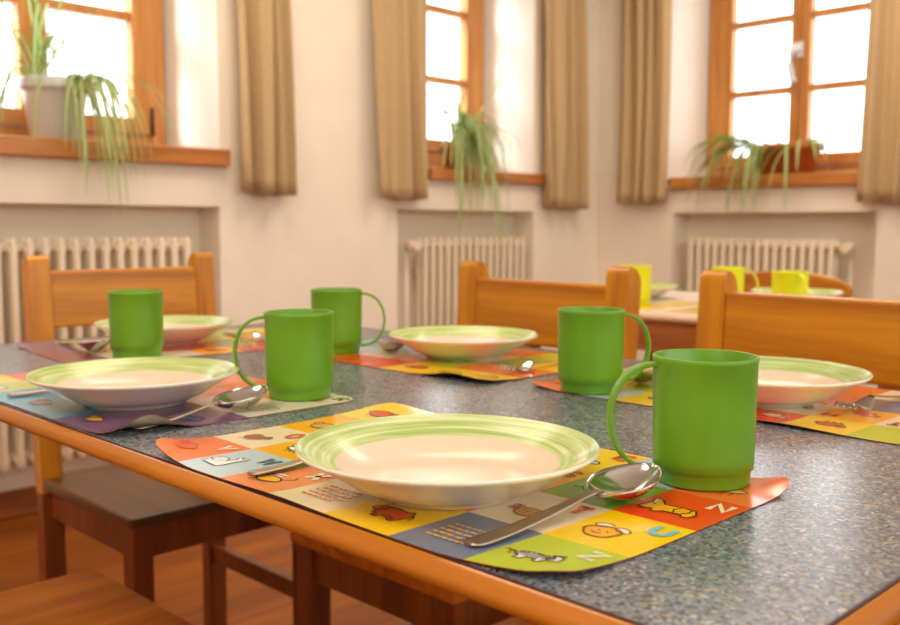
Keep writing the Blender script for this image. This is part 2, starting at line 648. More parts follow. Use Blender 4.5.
window(1, 1.334, XA, 1.198, 1.313, 2.20, (1.668, 1.99), (0.60, 1.893), 0.060, hinge=True,
       label='wooden two-leaf window at left with a white potted plant')
window(2, 3.217, XA, 1.180, 1.335, 2.20, (1.610, 1.930), (2.875, 3.64), 0.050, hw=0.302, leaves=1,
       label='wooden window in the middle seen between two beige curtains')
window(3, 2.083, XB, 1.166, 1.271, 2.20, (1.570, 1.900), (1.50, 2.580), 0.056, handle=True,
       label='wooden two-leaf window at right with white handle')
for i, (xf, a0, b0) in enumerate(((XD, -1.07, 3.47),)):  # unseen window, added to fill the camera-facing surfaces with daylight
    c = (a0 + b0) / 2
    root = struct(empty('window_%d' % (4 + i), xf(c, 0.04, 1.12)), 'wide wooden window added behind the camera for fill daylight')
    ox, oy, oz = root.location
    L = lambda s, d, z, xf=xf, ox=ox, oy=oy, oz=oz: tuple(a - b for a, b in zip(xf(s, d, z), (ox, oy, oz)))
    m = MB()
    nb = 5
    xs = [a0 + (b0 - a0) * k / nb for k in range(nb + 1)]
    for x in xs:
        m.box(x - 0.04, x + 0.04, 0.04, 0.09, 1.12, 2.38, xf=L)
    for a, b in zip(xs, xs[1:]):
        for z, t in ((1.12, 0.08), (1.70, 0.04), (2.30, 0.08)):
            m.box(a + 0.04, b - 0.04, 0.04, 0.09, z, z + t, xf=L)
    m.build('window_frame', FRAME_V, root)

# added lamp housings, out of view, around the ceiling fill lights
lum = empty('added_fill_lamp', (1.55, 2.05, H))
tag(lum, 'added square fill lamp on the ceiling nearer the left windows', 'ceiling lamp', 'added flat fill lamps')
m = MB()
for a in (-1, 1):
    m.box(a * 0.47 - 0.012, a * 0.47 + 0.012, -0.482, 0.482, -0.07, 0)
    m.box(-0.458, 0.458, a * 0.47 - 0.012, a * 0.47 + 0.012, -0.07, 0)
m.box(-0.458, 0.458, -0.458, 0.458, -0.02, 0)
m.build('housing', WHITEM, lum)
l2 = copy_tree(lum)
l2.location = (3.20, 1.60, H)
l2['label'] = 'added square fill lamp on the ceiling nearer the right window'
l3 = copy_tree(lum)
l3.location = (-0.90, 0.55, H)
l3['label'] = 'added square fill lamp on the ceiling farthest from the windows'

# ------------------------------------------------------------------ curtains
def curtain(a, b, xf, dist, zb, seed, label, waves=4, amp=0.032):
    rnd = random.Random(seed)
    ph = rnd.uniform(0, 6)
    cx = (a + b) / 2
    m = MB()
    N, K = 120, 26
    zt = 2.40
    rows = []
    for k in range(K + 1):
        t = k / K
        z = zb + (zt - zb) * t
        sway = 0.012 * sin(2.2 * t + ph)
        row = []
        for i in range(N + 1):
            u = i / N
            s = a + (b - a) * u + sway + 0.010 * sin(2 * pi * waves * u * 0.5 + ph + 2.0 * t)
            w = sin(2 * pi * waves * u + ph + 0.7 * sin(1.5 * t + ph) + 1.3 * sin(3 * u + ph))
            d = -dist + amp * (0.8 + 0.3 * sin(3 * t + ph)) * (w + 0.35 * sin(4 * pi * waves * u + 2 * ph + t))
            if k < 2:
                z2 = zb + (zt - zb) * t + 0.004 * sin(4 * u + ph)
            else:
                z2 = z
            p = xf(s, d, z2)
            row.append(p)
        rows.append(row)
    m.grid(rows)
    o = m.build('curtain', LINEN, fix=False)
    s = o.modifiers.new('cloth', 'SOLIDIFY'); s.thickness = 0.0018
    tag(o, label, 'curtain', 'beige linen curtains')
    return o


curtain(1.893, 2.145, XA, 0.062, 1.045, 3, 'beige linen curtain hanging right of the window with the white pot', waves=3)
curtain(2.545, 2.838, XA, 0.062, 1.043, 11, 'beige linen curtain hanging left of the middle window', waves=3)
curtain(3.575, 3.895, XA, 0.062, 1.018, 7, 'beige linen curtain right of the middle window, left of the room corner', waves=4)
curtain(2.600, 2.870, XB, 0.062, 1.045, 5, 'beige linen curtain just right of the room corner, left of the right window', waves=4)
curtain(1.26, 1.665, XB, 0.062, 1.036, 9, 'beige linen curtain at the right edge, right of the right window', waves=4)
for (a, b, xf, lab) in ((0.30, 2.20, XA, 'curtain rod above the window with the white pot'),
                        (2.46, 3.98, XA, 'curtain rod above the middle window'),
                        (1.20, 2.90, XB, 'curtain rod above the right window')):
    root = empty('curtain_rod', xf(a, -0.062, 2.40)); tag(root, lab, 'curtain rod', 'curtain rods')
    o0 = root.location
    L = lambda s, d, z: tuple(p - q for p, q in zip(xf(s, d, z), o0))
    m = MB(); m.tube([L(a, -0.062, 2.415), L(b, -0.062, 2.415)], 0.014); m.build('rod', RODM, root)
    for s in (a + 0.06, b - 0.06):
        m = MB(); m.tube([L(s, 0.0, 2.415), L(s, -0.062, 2.415)], 0.008); m.build('bracket', RODM, root)

# ------------------------------------------------------------------ radiators
def radiator(s0, s1, n, xf, z0, z1, label, valve, df=0.0, cols=2, rad=0.0135):
    c = (s0 + s1) / 2
    root = empty('radiator', xf(c, 0.05, 0)); tag(root, label, 'radiator', 'cream column radiators')
    o0 = root.location
    L = lambda s, d, z: tuple(p - q for p, q in zip(xf(s, d, z), o0))
    step = (s1 - s0) / n
    ds = [0.015 + df + k * 0.040 for k in range(cols)]
    for i in range(n):
        s = s0 + (i + 0.5) * step
        m = MB()
        for d in ds:
            pr = [(0.002, z0), (rad * 0.7, z0 + 0.006), (rad, z0 + 0.02), (rad, z1 - 0.02), (rad * 0.7, z1 - 0.006), (0.002, z1)]
            rows = [[L(s + r * cos(2 * pi * j / 12), d + r * 1.25 * sin(2 * pi * j / 12), z) for j in range(12)] for r, z in pr]
            m.grid(rows, close=True)
        for z in (z0 + 0.035, z1 - 0.035):
            m.tube([L(s, ds[0] - 0.006, z), L(s, ds[-1] + 0.006, z)], rad * 1.25, seg=10)
            m.tube([L(s - step / 2, ds[1], z), L(s + step / 2, ds[1], z)], 0.019, seg=10)
        m.build('section', RADW, root, fix=False)
    for s in (s0 + step * 1.5, s1 - step * 1.5):
        for z in (z0 + 0.14, z1 - 0.16):
            m = MB()
            m.box(s - 0.012, s + 0.012, ds[1], 0.13, z, z + 0.02, xf=L)
            m.build('bracket', RADW, root)
    if valve:
        sv = s0 - 0.05 if valve < 0 else s1 + 0.05
        se = s0 if valve < 0 else s1
        m = MB()
        m.tube([L(se, ds[1], z1 - 0.035), L(sv, ds[1], z1 - 0.035)], 0.011)
        m.tube([L(sv, ds[1], z1 - 0.045), L(sv, ds[1], 0.0)], 0.009)
        v = m.build('pipe', RADW, root)
        m = MB()
        m.tube([L(sv, ds[1] - 0.008, z1 - 0.035), L(sv, ds[1] - 0.02, z1 - 0.035), L(sv, ds[1] - 0.075, z1 - 0.035)], [0.016, 0.024, 0.021], seg=16)
        m.build('valve', BRASS if valve > 0 else RADW, root)
    return root


radiator(0.83, 1.765, 19, XA, 0.17, 0.892, 'cream column radiator in the niche under the window with the white pot', 0, rad=0.0128)
radiator(2.86, 3.545, 15, XA, 0.17, 0.882, 'cream column radiator in the niche under the middle window, valve at left', -1, rad=0.0100)
radiator(1.775, 2.500, 17, XB, 0.17, 0.880, 'pale column radiator in the niche under the right window, valve at right', -1, rad=0.0118)

# ------------------------------------------------------------------ plants
def spider_plant(loc, pot_fn, potz, leaves, label, axis=1, front=-0.145, back=0.125, mats=(LEAF_G, LEAF_C)):
    root = empty('spider_plant', loc)
    tag(root, label, 'potted plant', 'spider plants on the window sills')
    pot_fn(root)
    m = MB()
    for (bx, by, az, reach, v0, g, w) in leaves:
        N = 16
        rows = []
        dx, dy = cos(az), sin(az)
        for i in range(N + 1):
            t = i / N
            hw = w * (sin(pi * min(1, (t * 0.93 + 0.07))) ** 0.6) * 0.5 + 0.0004
            hw = max(hw, 0.0004)
            reach_t = reach * (1 - (1 - t) ** 1.6)
            px, py = bx + dx * reach_t, by + dy * reach_t
            pz = potz + v0 * t - g * t * t
            # leaves stay in front of the glass and lie on the sill until they pass its edge
            if axis == 1:
                py = min(py, back)
            else:
                px = min(px, back)
            if (py if axis == 1 else px) > front:
                pz = max(pz, 0.006)
            row = []
            for q in (-1, -0.45, 0.45, 1):
                row.append((px - dy * hw * q, py + dx * hw * q, pz + abs(q) * hw * 0.5))
            rows.append(row)
        m.grid(rows, mi=lambda i, j: 1 if j == 1 else 0)
    m.build('foliage', list(mats), root, fix=False)
    return root


def white_pot(root):
    m = MB()
    pr = [(0.0, 0.0), (0.070, 0.0), (0.076, 0.006), (0.098, 0.15), (0.100, 0.155), (0.112, 0.158), (0.114, 0.165), (0.114, 0.19),
          (0.112, 0.195), (0.105, 0.195), (0.102, 0.17), (0.0, 0.168)]
    m.lathe(pr, 48)
    m.build('pot', WHITEPOT, root)
    m = MB(); m.lathe([(0.0, 0.182), (0.06, 0.184), (0.1025, 0.178), (0.1025, 0.172), (0, 0.172)], 32); m.build('soil', SOIL, root)


R = random.Random(21)
lv = []
# trailing over the sill edge towards the room (-Y)
for k in range(34):
    az = -pi / 2 + R.uniform(-0.15, 1.05) if k % 5 else -pi / 2 + R.uniform(-0.8, 0.0)
    lv.append((R.uniform(0.0, 0.10), -0.06, az, R.uniform(0.14, 0.30), R.uniform(0.08, 0.22), R.uniform(0.32, 0.56), R.uniform(0.009, 0.014)))
for k in range(20):     # upright, at left
    az = R.uniform(-pi, pi)
    lv.append((-0.05 + R.uniform(-0.02, 0.02), R.uniform(-0.02, 0.02), az, R.uniform(0.05, 0.26), R.uniform(0.46, 0.70), R.uniform(0.20, 0.50), R.uniform(0.013, 0.018)))
for k in range(5):
    lv.append((-0.08, -0.03, pi + R.uniform(-0.2, 0.7), R.uniform(0.12, 0.22), R.uniform(0.1, 0.3), R.uniform(0.25, 0.4), 0.014))
spider_plant((1.335, 3.125, 1.198), white_pot, 0.185, lv, 'spider plant in a white pot trailing over the left sill')


def small_pot(root):
    m = MB()
    m.lathe([(0.0, 0.0), (0.045, 0.0), (0.060, 0.09), (0.068, 0.09), (0.068, 0.115), (0.060, 0.115), (0.058, 0.1), (0.0, 0.1)], 40)
    m.build('pot', CLAYPOT, root)
    m = MB(); m.lathe([(0.0, 0.11), (0.055, 0.107), (0.055, 0.102), (0, 0.102)], 24); m.build('soil', SOIL, root)


lv = []
for k in range(64):
    az = -pi / 2 + R.uniform(-1.1, 1.15)
    lv.append((R.uniform(-0.03, 0.03), -0.02, az, R.uniform(0.12, 0.26), R.uniform(0.25, 0.56), R.uniform(0.40, 0.76), R.uniform(0.011, 0.017)))
for k in range(8):
    az = -pi / 2 + R.uniform(-1.4, 1.4)
    lv.append((0.0, -0.02, az, R.uniform(0.10, 0.22), R.uniform(0.4, 0.55), R.uniform(0.2, 0.5), 0.013))
lv.append((0.0, 0.0, 0.0, 0.34, 0.52, 0.10, 0.014))
for k in range(5):
    lv.append((0.0, 0.0, R.uniform(-0.5, 0.1), R.uniform(0.24, 0.36), R.uniform(0.26, 0.40), R.uniform(0.3, 0.42), 0.010))
spider_plant((3.13, 3.10, 1.180), small_pot, 0.108, lv, 'bushy spider plant hanging over the middle window sill')


def long_pot(root):
    m = MB()
    pr = [(0.80, 0.0), (1.0, 0.10), (1.06, 0.10), (1.06, 0.135), (0.98, 0.135), (0.96, 0.115), (0.01, 0.115)]
    rows = []
    for s, z in [(0.01, 0.0)] + pr:
        rows.append([(0.075 * s * (abs(cos(a)) ** 0.6) * (1 if cos(a) > 0 else -1), 0.150 * s * (abs(sin(a)) ** 0.5) * (1 if sin(a) > 0 else -1), z)
                     for a in [2 * pi * j / 48 for j in range(48)]])
    m.grid(rows, close=True)
    m.build('planter', CLAYPOT, root)
    m = MB(); m.box(-0.055, 0.055, -0.11, 0.11, 0.116, 0.126); m.build('soil', SOIL, root, bevel=0.004)


lv = []
for k in range(22):
    az = pi + R.uniform(-0.9, 0.5)
    y0 = R.choice([-0.09, -0.02, 0.06, 0.10, 0.11])
    lv.append((-0.03, y0, az, R.uniform(0.12, 0.22), R.uniform(0.05, 0.20), R.uniform(0.26, 0.44), R.uniform(0.012, 0.017)))
for k in range(22):     # long ones to the left (+Y)
    az = pi / 2 + R.uniform(0.35, 1.1)
    lv.append((-0.03, 0.11, az, R.uniform(0.18, 0.34), R.uniform(0.08, 0.26), R.uniform(0.24, 0.42), 0.024))
for k in range(6):      # to the right
    az = -pi / 2 - R.uniform(0.2, 0.9)
    lv.append((-0.03, -0.11, az, R.uniform(0.10, 0.17), R.uniform(0.05, 0.14), R.uniform(0.12, 0.22), 0.014))
spider_plant((4.165, 2.045, 1.166), long_pot, 0.120, lv, 'spider plant in a long brown planter on the right sill', axis=0, front=-0.105, back=0.165)

# ------------------------------------------------------------------ tables
def set_table(x0, x1, y0, y1, name, label, top_mat, trims, apron_in, legs, leg_w=0.045, under=PINE_X):
    root = empty(name, ((x0 + x1) / 2, (y0 + y1) / 2, 0))
    tag(root, label, 'table')
    ax, ay = (x1 - x0) / 2, (y1 - y0) / 2
    m = MB()
    m.box(-ax, ax, -ay, ay, TOP - 0.015, TOP)
    m.build('tabletop', top_mat, root)
    # bullnose wooden edging with a thin dark seam
    w = 0.0105
    def nose(inner):
        pts = [(0, TOP - 0.0005), (w * 0.45, TOP - 0.0008), (w * 0.8, TOP - 0.004), (w, TOP - 0.007), (w, TOP - 0.010), (w * 0.8, TOP - 0.0135), (w * 0.4, TOP - 0.0155), (0, TOP - 0.0155)]
        return pts
    m = MB()
    ring = nose(0)
    def corner_rows():
        rows = []
        path = []
        for (cx, cy, nx, ny) in ((ax, -ay, 1, -1), (ax, ay, 1, 1), (-ax, ay, -1, 1), (-ax, -ay, -1, -1)):
            path.append((cx, cy, nx, ny))
        for (cx, cy, nx, ny) in path:
            rows.append([(cx + nx * o, cy + ny * o, z) for o, z in ring])
        return rows
    rws = corner_rows()
    for i in range(4):
        m.grid([rws[i], rws[(i + 1) % 4]], smooth=True, mi=0 if i % 2 == 0 else 1)
    m.build('edging', [trims[0], trims[1]], root)
    if top_mat is LAMI:
        m = MB()
        s = 0.0022
        for a, b, c, d in ((-ax, ax, -ay, -ay + s), (-ax, ax, ay - s, ay), (-ax, -ax + s, -ay + s, ay - s), (ax - s, ax, -ay + s, ay - s)):
            m.box(a, b, c, d, TOP - 0.002, TOP + 0.0002)
        m.build('seam', SEAM, root)
    m = MB()
    bx, by = ax - apron_in, ay - apron_in
    for a, b, c, d in ((-bx, bx, -by, -by + 0.02), (-bx, bx, by - 0.02, by), (-bx, -bx + 0.02, -by + 0.02, by - 0.02), (bx - 0.02, bx, -by + 0.02, by - 0.02)):
        m.box(a, b, c, d, TOP - 0.080, TOP - 0.015)
    m.build('apron', under, root)
    for sx in (-1, 1):
        for sy in (-1, 1):
            m = MB()
            cx, cy = sx * (ax - legs), sy * (ay - legs - 0.055)
            m.box(cx - leg_w / 2, cx + leg_w / 2, cy - leg_w / 2, cy + leg_w / 2, 0, TOP - 0.015)
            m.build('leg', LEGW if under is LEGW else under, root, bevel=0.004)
    return root


set_table(0.366, 1.112, 0.180, 1.520, 'dining_table', 'grey speckled laminate table with orange wooden edging in front',
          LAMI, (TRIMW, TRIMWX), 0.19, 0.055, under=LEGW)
TAN = wood('tan_edge', (196, 150, 110), (226, 186, 146), axis=1)
set_table(1.735, 2.40, 0.55, 1.62, 'dining_table', 'pale table with yellow mugs standing behind the wooden chairs',
          TABLE2, (TAN, TAN), 0.004, 0.05, under=wood('apron_wood', (156, 84, 34), (190, 112, 54), axis=1))

# ------------------------------------------------------------------ chairs
def make_chair(seat_mat, label, loc, rz, hs=1.0, W=0.398, D=0.385):
    root = empty('dining_chair', loc, rz)
    tag(root, label, 'chair', 'wooden chairs around the tables')
    hw = W / 2
    pw = 0.042
    SZ = 0.45
    xb = -D / 2              # back of the seat
    m = MB()
    m.box(xb + 0.035, D / 2, -hw + 0.0, hw, SZ - 0.020, SZ)
    m.box(xb, xb + 0.035, -hw + pw, hw - pw, SZ - 0.020, SZ)
    m.build('seat', seat_mat, root, bevel=0.004)
    top = 0.883 * hs
    # back posts leaning back above the seat, with a separate leg piece below
    lean = 0.030
    for s in (-1, 1):
        t = 0.031
        zl = SZ - 0.03
        out = [(xb + t, zl)]
        n = 6
        # front edge up
        out += [(xb + t - lean * 0.55, 0.66), (xb + t - lean, top - 0.016)]
        # rounded crown, larger radius to the rear
        cxm = xb - lean
        for k in range(1, 6):
            a = pi * k / 12.0
            out.append((cxm + t - 0.011 + 0.011 * cos(a), top - 0.016 + 0.014 * sin(a)))
        r2 = 0.026
        for k in range(0, 9):
            a = pi / 2 + (pi / 2) * k / 8.0
            out.append((cxm + 0.004 + r2 * 0.70 * 0 + 0.019 + 0.030 * cos(a), top - 0.030 + 0.030 * sin(a)))
        out += [(xb - lean * 0.55 - 0.006, 0.66), (xb, zl)]
        m = MB()
        y0, y1 = (hw - pw, hw) if s > 0 else (-hw, -hw + pw)
        m.prism(out, y0, y1)
        m.build('post', PINE_Z, root, bevel=0.0025)
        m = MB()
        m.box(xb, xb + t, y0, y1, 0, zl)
        m.build('leg', LEGW, root, bevel=0.002)  # lower end of the post, darker wood standing in for under-table shade
    for s in (-1, 1):
        m = MB()
        y = s * (hw - 0.026)
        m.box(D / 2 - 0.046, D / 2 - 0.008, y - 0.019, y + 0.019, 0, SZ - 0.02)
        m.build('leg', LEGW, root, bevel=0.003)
        m = MB()
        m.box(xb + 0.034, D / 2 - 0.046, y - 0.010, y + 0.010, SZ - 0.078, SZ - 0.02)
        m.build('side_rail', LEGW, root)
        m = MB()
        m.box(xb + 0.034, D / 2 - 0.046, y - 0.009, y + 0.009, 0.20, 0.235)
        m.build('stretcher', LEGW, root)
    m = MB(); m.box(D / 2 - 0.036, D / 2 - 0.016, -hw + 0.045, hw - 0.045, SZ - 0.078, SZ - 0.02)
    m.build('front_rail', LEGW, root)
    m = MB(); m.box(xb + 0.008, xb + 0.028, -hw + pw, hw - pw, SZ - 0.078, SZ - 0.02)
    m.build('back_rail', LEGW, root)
    # broad backrest board
    z0, z1 = 0.741 * hs, 0.852 * hs
    m = MB()
    def XL(x, y, z):
        k = (z - 0.45) / (top - 0.45)
        return (x - lean * k, y, z)
    m.box(xb + 0.006, xb + 0.028, -hw + pw - 0.001, hw - pw + 0.001, z0, z1, xf=XL)
    m.build('backrest', PINE_Y, root, bevel=0.005)
    return root


make_chair(SEATD, 'orange pine chair at the far end of the table, in front of the left radiator', (0.930, 1.665, 0), -pi / 2, hs=0.990)
make_chair(SEATW, 'orange pine chair on the far side of the table, in front of the middle radiator', (1.078, 1.061, 0), pi, hs=0.984, W=0.370)
make_chair(SEATW, 'orange pine chair at the right edge, behind the large right plate', (1.078, 0.551, 0), pi, hs=0.984)
make_chair(SEATW, 'pine chair pushed under the table at bottom left, only its seat showing', (0.395, 1.100, 0), 0.0)

# low chair with arched crest beyond the far table
root = empty('dining_chair', (2.46, 1.27, 0), pi)
tag(root, 'low wooden chair with arched crest rail beyond the far table', 'chair', 'wooden chairs around the tables')
m = MB(); m.box(-0.17, 0.17, -0.18, 0.18, 0.40, 0.42); m.build('seat', PINE_X, root, bevel=0.004)
for sx in (-1, 1):
    for sy in (-1, 1):
        m = MB()
        m.box(sx * 0.15 - 0.017, sx * 0.15 + 0.017, sy * 0.16 - 0.017, sy * 0.16 + 0.017, 0, 0.40 if sx > 0 else 0.71)
        m.build('leg', PINE_Z, root, bevel=0.003)
m = MB()
out = [(-0.19, 0.70), (0.19, 0.70)] + [(0.19 * cos(a), 0.765 + 0.042 * sin(a)) for a in [pi * k / 16 for k in range(17)]]
n = len(out)
m.v += [(-0.160, y, z) for y, z in out] + [(-0.138, y, z) for y, z in out]
m.face(range(n)); m.face(reversed(range(n, 2 * n)))
for j in range(n):
    m.face((j, (j + 1) % n, (j + 1) % n + n, j + n))
m.build('crest_rail', PINE_Y, root, bevel=0.004)

# ------------------------------------------------------------------ placemats
COL = dict(
    orange=(238, 112, 44), blue=(176, 206, 214), salmon=(240, 138, 84), beige=(238, 218, 178), yellow=(250, 206, 6),
    slate=(110, 124, 148), lime=(186, 200, 28), amber=(250, 172, 8), green=(122, 178, 44), red=(232, 66, 22),
    purple=(116, 76, 116), aqua=(52, 160, 184), cream=(232, 222, 190), pink=(216, 78, 66), maroon=(134, 62, 72))
MATC = {}
for k_, c_ in COL.items():
    MATC[k_] = mat('mat_' + k_, c_, 0.22, coat=0.3)
INK = dict(black=(38, 26, 18), white=(246, 244, 236), brown=(150, 78, 34), rust=(214, 74, 20), gold=(246, 178, 20), red=(224, 60, 30),
           navy=(70, 84, 120), sky=(120, 196, 206), olive=(120, 110, 40), grey=(150, 150, 140), pale=(196, 224, 208), ivory=(244, 236, 200), tan=(222, 168, 96))
INKM = {}
for k_, c_ in INK.items():
    INKM[k_] = mat('print_' + k_, c_, 0.24, coat=0.3)
NAMES = list(COL) + ['i_' + k for k in INK]
ALLM = [MATC[k] for k in COL] + [INKM[k] for k in INK]
IDX = {n: i for i, n in enumerate(NAMES)}

GLYPH = {
    'W': [[(0, 1), (.22, 0), (.5, .8), (.78, 0), (1, 1)]],
    'Z': [[(0, 1), (1, 1), (0, 0), (1, 0)]],
    'U': [[(0, 1), (0, .35), (.15, .08), (.5, 0), (.85, .08), (1, .35), (1, 1)]],
    'N': [[(0, 0), (0, 1), (1, 0), (1, 1)]],
    'T': [[(0, 1), (1, 1)], [(.5, 1), (.5, 0)]],
    'E': [[(1, 1), (0, 1), (0, 0), (1, 0)], [(0, .5), (.8, .5)]],
    'V': [[(0, 1), (.5, 0), (1, 1)]],
    'S': [[(1, .85), (.7, 1), (.2, .95), (.05, .72), (.4, .52), (.9, .35), (.85, .08), (.4, 0), (0, .15)]],
    'O': [[(.5 + .5 * cos(a), .5 + .5 * sin(a)) for a in [2 * pi * k / 14 for k in range(15)]]],
    'H': [[(0, 0), (0, 1)], [(1, 0), (1, 1)], [(0, .5), (1, .5)]],
    'I': [[(.5, 0), (.5, 1)]],
    'A': [[(0, 0), (.5, 1), (1, 0)], [(.2, .38), (.8, .38)]],
    'X': [[(0, 0), (1, 1)], [(0, 1), (1, 0)]],
    'P': [[(0, 0), (0, 1), (.75, 1), (1, .78), (.75, .52), (0, .52)]],
    'R': [[(0, 0), (0, 1), (.75, 1), (1, .78), (.75, .52), (0, .52)], [(.45, .52), (1, 0)]],
    'M': [[(0, 0), (0, 1), (.5, .35), (1, 1), (1, 0)]],
}


def ell(cx, cy, rx, ry, n=20, rot=0.0, wob=0.0, seed=0):
    r = random.Random(seed)
    k1, k2 = r.uniform(0, 6), r.uniform(0, 6)
    out = []
    for i in range(n):
        a = 2 * pi * i / n
        f = 1 + wob * sin(3 * a + k1) + wob * 0.6 * sin(5 * a + k2)
        x, y = rx * f * cos(a), ry * f * sin(a)
        out.append((cx + x * cos(rot) - y * sin(rot), cy + x * sin(rot) + y * cos(rot)))
    return out


# each drawing: ('fill', colour, polygon) or ('line', colour, points, width) in tile units, viewer's right and up
def d_whale():
    b = [(.10, .22), (.55, .20), (.62, .30), (.60, .55), (.66, .78), (.58, .82), (.52, .72), (.44, .82), (.40, .74), (.48, .64), (.42, .48), (.30, .62), (.14, .60), (.06, .42)]
    return [('fill', 'white', b), ('line', 'black', b + b[:1], .016), ('line', 'black', [(.08, .40), (.20, .36), (.30, .42), (.36, .50)], .013),
            ('fill', 'black', ell(.22, .50, .016, .02, 8))]


def d_lobster():
    o = []
    o.append(('fill', 'gold', ell(.52, .36, .26, .15, 18, 0, .08, 3)))
    o.append(('line', 'black', ell(.52, .36, .26, .15, 18, 0, .08, 3) + ell(.52, .36, .26, .15, 18, 0, .08, 3)[:1], .016))
    o.append(('fill', 'white', ell(.46, .58, .22, .08, 14, .1)))
    o.append(('line', 'red', [(.26, .56), (.66, .60)], .03))
    for k in range(4):
        o.append(('line', 'black', [(.34 + .11 * k, .25), (.32 + .11 * k, .12)], .014))
    o.append(('line', 'black', [(.28, .40), (.14, .52), (.08, .44)], .016))
    o.append(('line', 'black', [(.76, .42), (.92, .56), (.86, .66)], .016))
    return o


def quad_animal(body, line='black', x0=.14, x1=.86, y0=.26, h=.40, head=1, tail=1, stripes=0):
    bl = x1 - x0
    cx = (x0 + x1) / 2
    B = [(x0 + .02, y0 + .10), (x0, y0 + h * .6), (x0 + bl * .12, y0 + h * .92), (cx - .08, y0 + h), (cx + .08, y0 + h * .88), (x1 - bl * .14, y0 + h),
         (x1, y0 + h * .62), (x1 - .02, y0 + .12), (x1 - .07, y0 + .02), (x1 - .08, y0 - .06), (x1 - .17, y0 - .06), (x1 - .18, y0 + .04),
         (x0 + .24, y0 + .04), (x0 + .22, y0 - .06), (x0 + .12, y0 - .06), (x0 + .12, y0 + .04)]
    o = [('fill', body, B), ('line', line, B + B[:1], .018)]
    hx = x0 if head < 0 else x1
    Hh = ell(hx, y0 + h * .62, .10, .11, 14, 0, .08, 5)
    o += [('fill', body, Hh), ('line', line, Hh + Hh[:1], .015), ('fill', line, ell(hx + .03 * head, y0 + h * .7, .013, .016, 8))]
    tx = x1 if head < 0 else x0
    o.append(('line', line, [(tx, y0 + h * .7), (tx - head * .07, y0 + h * .5), (tx - head * .06, y0 + h * .25)], .016))
    for k in range(stripes):
        xx = x0 + .06 + (bl - .12) * k / max(1, stripes - 1)
        o.append(('line', line, [(xx, y0 + .07), (xx + .02, y0 + h * .86)], .022))
    return o


def d_yak():
    o = quad_animal('rust', x0=.20, x1=.80, y0=.30, h=.36, head=-1)
    o.append(('line', 'brown', [(.22, .36), (.36, .28), (.5, .33), (.62, .27), (.78, .34)], .03))
    o.append(('line', 'tan', [(.14, .62), (.10, .72)], .02)); o.append(('line', 'tan', [(.22, .66), (.24, .75)], .02))
    return o


def d_zebra():
    o = quad_animal('white', x0=.22, x1=.80, y0=.30, h=.26, head=1, stripes=7)
    o.append(('line', 'black', [(.20, .46), (.05, .50), (.02, .46)], .016))
    o.append(('line', 'black', [(.68, .58), (.84, .64)], .03))
    return o


def d_owl():
    B = ell(.42, .42, .26, .22, 20, 0, .05, 2)
    return [('fill', 'gold', B), ('line', 'brown', B + B[:1], .022), ('fill', 'ivory', ell(.30, .66, .13, .08, 12, .3)), ('line', 'brown', ell(.30, .66, .13, .08, 12, .3), .018),
            ('fill', 'ivory', ell(.62, .62, .13, .08, 12, -.4)), ('line', 'brown', ell(.62, .62, .13, .08, 12, -.4), .018),
            ('line', 'brown', [(.30, .36), (.38, .32), (.46, .36)], .018), ('fill', 'black', ell(.36, .46, .015, .02, 8)), ('fill', 'black', ell(.50, .44, .015, .02, 8))]


def d_rhino():
    B = [(.06, .30), (.12, .56), (.06, .74), (.20, .72), (.34, .56), (.60, .60), (.84, .56), (.94, .40), (.90, .24), (.80, .22), (.76, .30), (.46, .28), (.42, .20), (.32, .20), (.30, .30), (.18, .24)]
    return [('fill', 'gold', B), ('line', 'black', B + B[:1], .02), ('fill', 'ivory', [(.08, .62), (.06, .74), (.20, .72), (.16, .58)]),
            ('line', 'black', [(.60, .58), (.56, .44), (.62, .32)], .016), ('line', 'black', [(.78, .56), (.80, .42), (.74, .34)], .016), ('fill', 'black', ell(.20, .50, .016, .02, 8))]


def d_tortoise():
    B = ell(.56, .40, .26, .17, 18, 0, .04, 1)
    o = [('fill', 'tan', B), ('line', 'brown', B + B[:1], .018)]
    for k in range(6):
        o.append(('line', 'brown', ell(.20 + .05 * (k % 3), .42 + .12 * (k // 3), .04, .05, 8) + ell(.20 + .05 * (k % 3), .42 + .12 * (k // 3), .04, .05, 8)[:1], .014))
    for k in range(4):
        o.append(('line', 'brown', [(.42 + .1 * k, .30), (.44 + .1 * k, .50)], .014))
    return o


def d_mouse():
    B = ell(.66, .38, .15, .12, 14, 0, .04, 4)
    return [('fill', 'pale', B), ('line', 'black', B + B[:1], .02), ('line', 'black', [(.50, .40), (.38, .48), (.28, .34), (.18, .46), (.06, .40)], .018),
            ('line', 'black', ell(.76, .54, .05, .05, 10), .016), ('fill', 'black', ell(.74, .40, .014, .016, 6))]


def d_elephant():
    B = ell(.46, .42, .28, .22, 20, 0, .07, 9)
    T = ell(.80, .36, .13, .08, 12, -.4)
    return [('fill', 'pale', T), ('line', 'black', T + T[:1], .018), ('fill', 'pale', B), ('line', 'black', B + B[:1], .02),
            ('line', 'black', ell(.36, .48, .09, .12, 12), .018), ('fill', 'black', ell(.58, .46, .014, .018, 6))]


def d_blob(c='brown', c2='black', seed=0):
    def f():
        r = random.Random(seed)
        B = ell(.5, .40, r.uniform(.2, .3), r.uniform(.13, .2), 18, r.uniform(-.3, .3), .09, seed)
        o = [('fill', c, B), ('line', c2, B + B[:1], .02)]
        Hh = ell(.5 + r.choice((-1, 1)) * .27, .50, .09, .09, 12, 0, .06, seed + 1)
        o += [('fill', c, Hh), ('line', c2, Hh + Hh[:1], .018)]
        for k in range(3):
            o.append(('line', c2, [(.36 + .13 * k, .26), (.35 + .13 * k, .14)], .018))
        return o
    return f


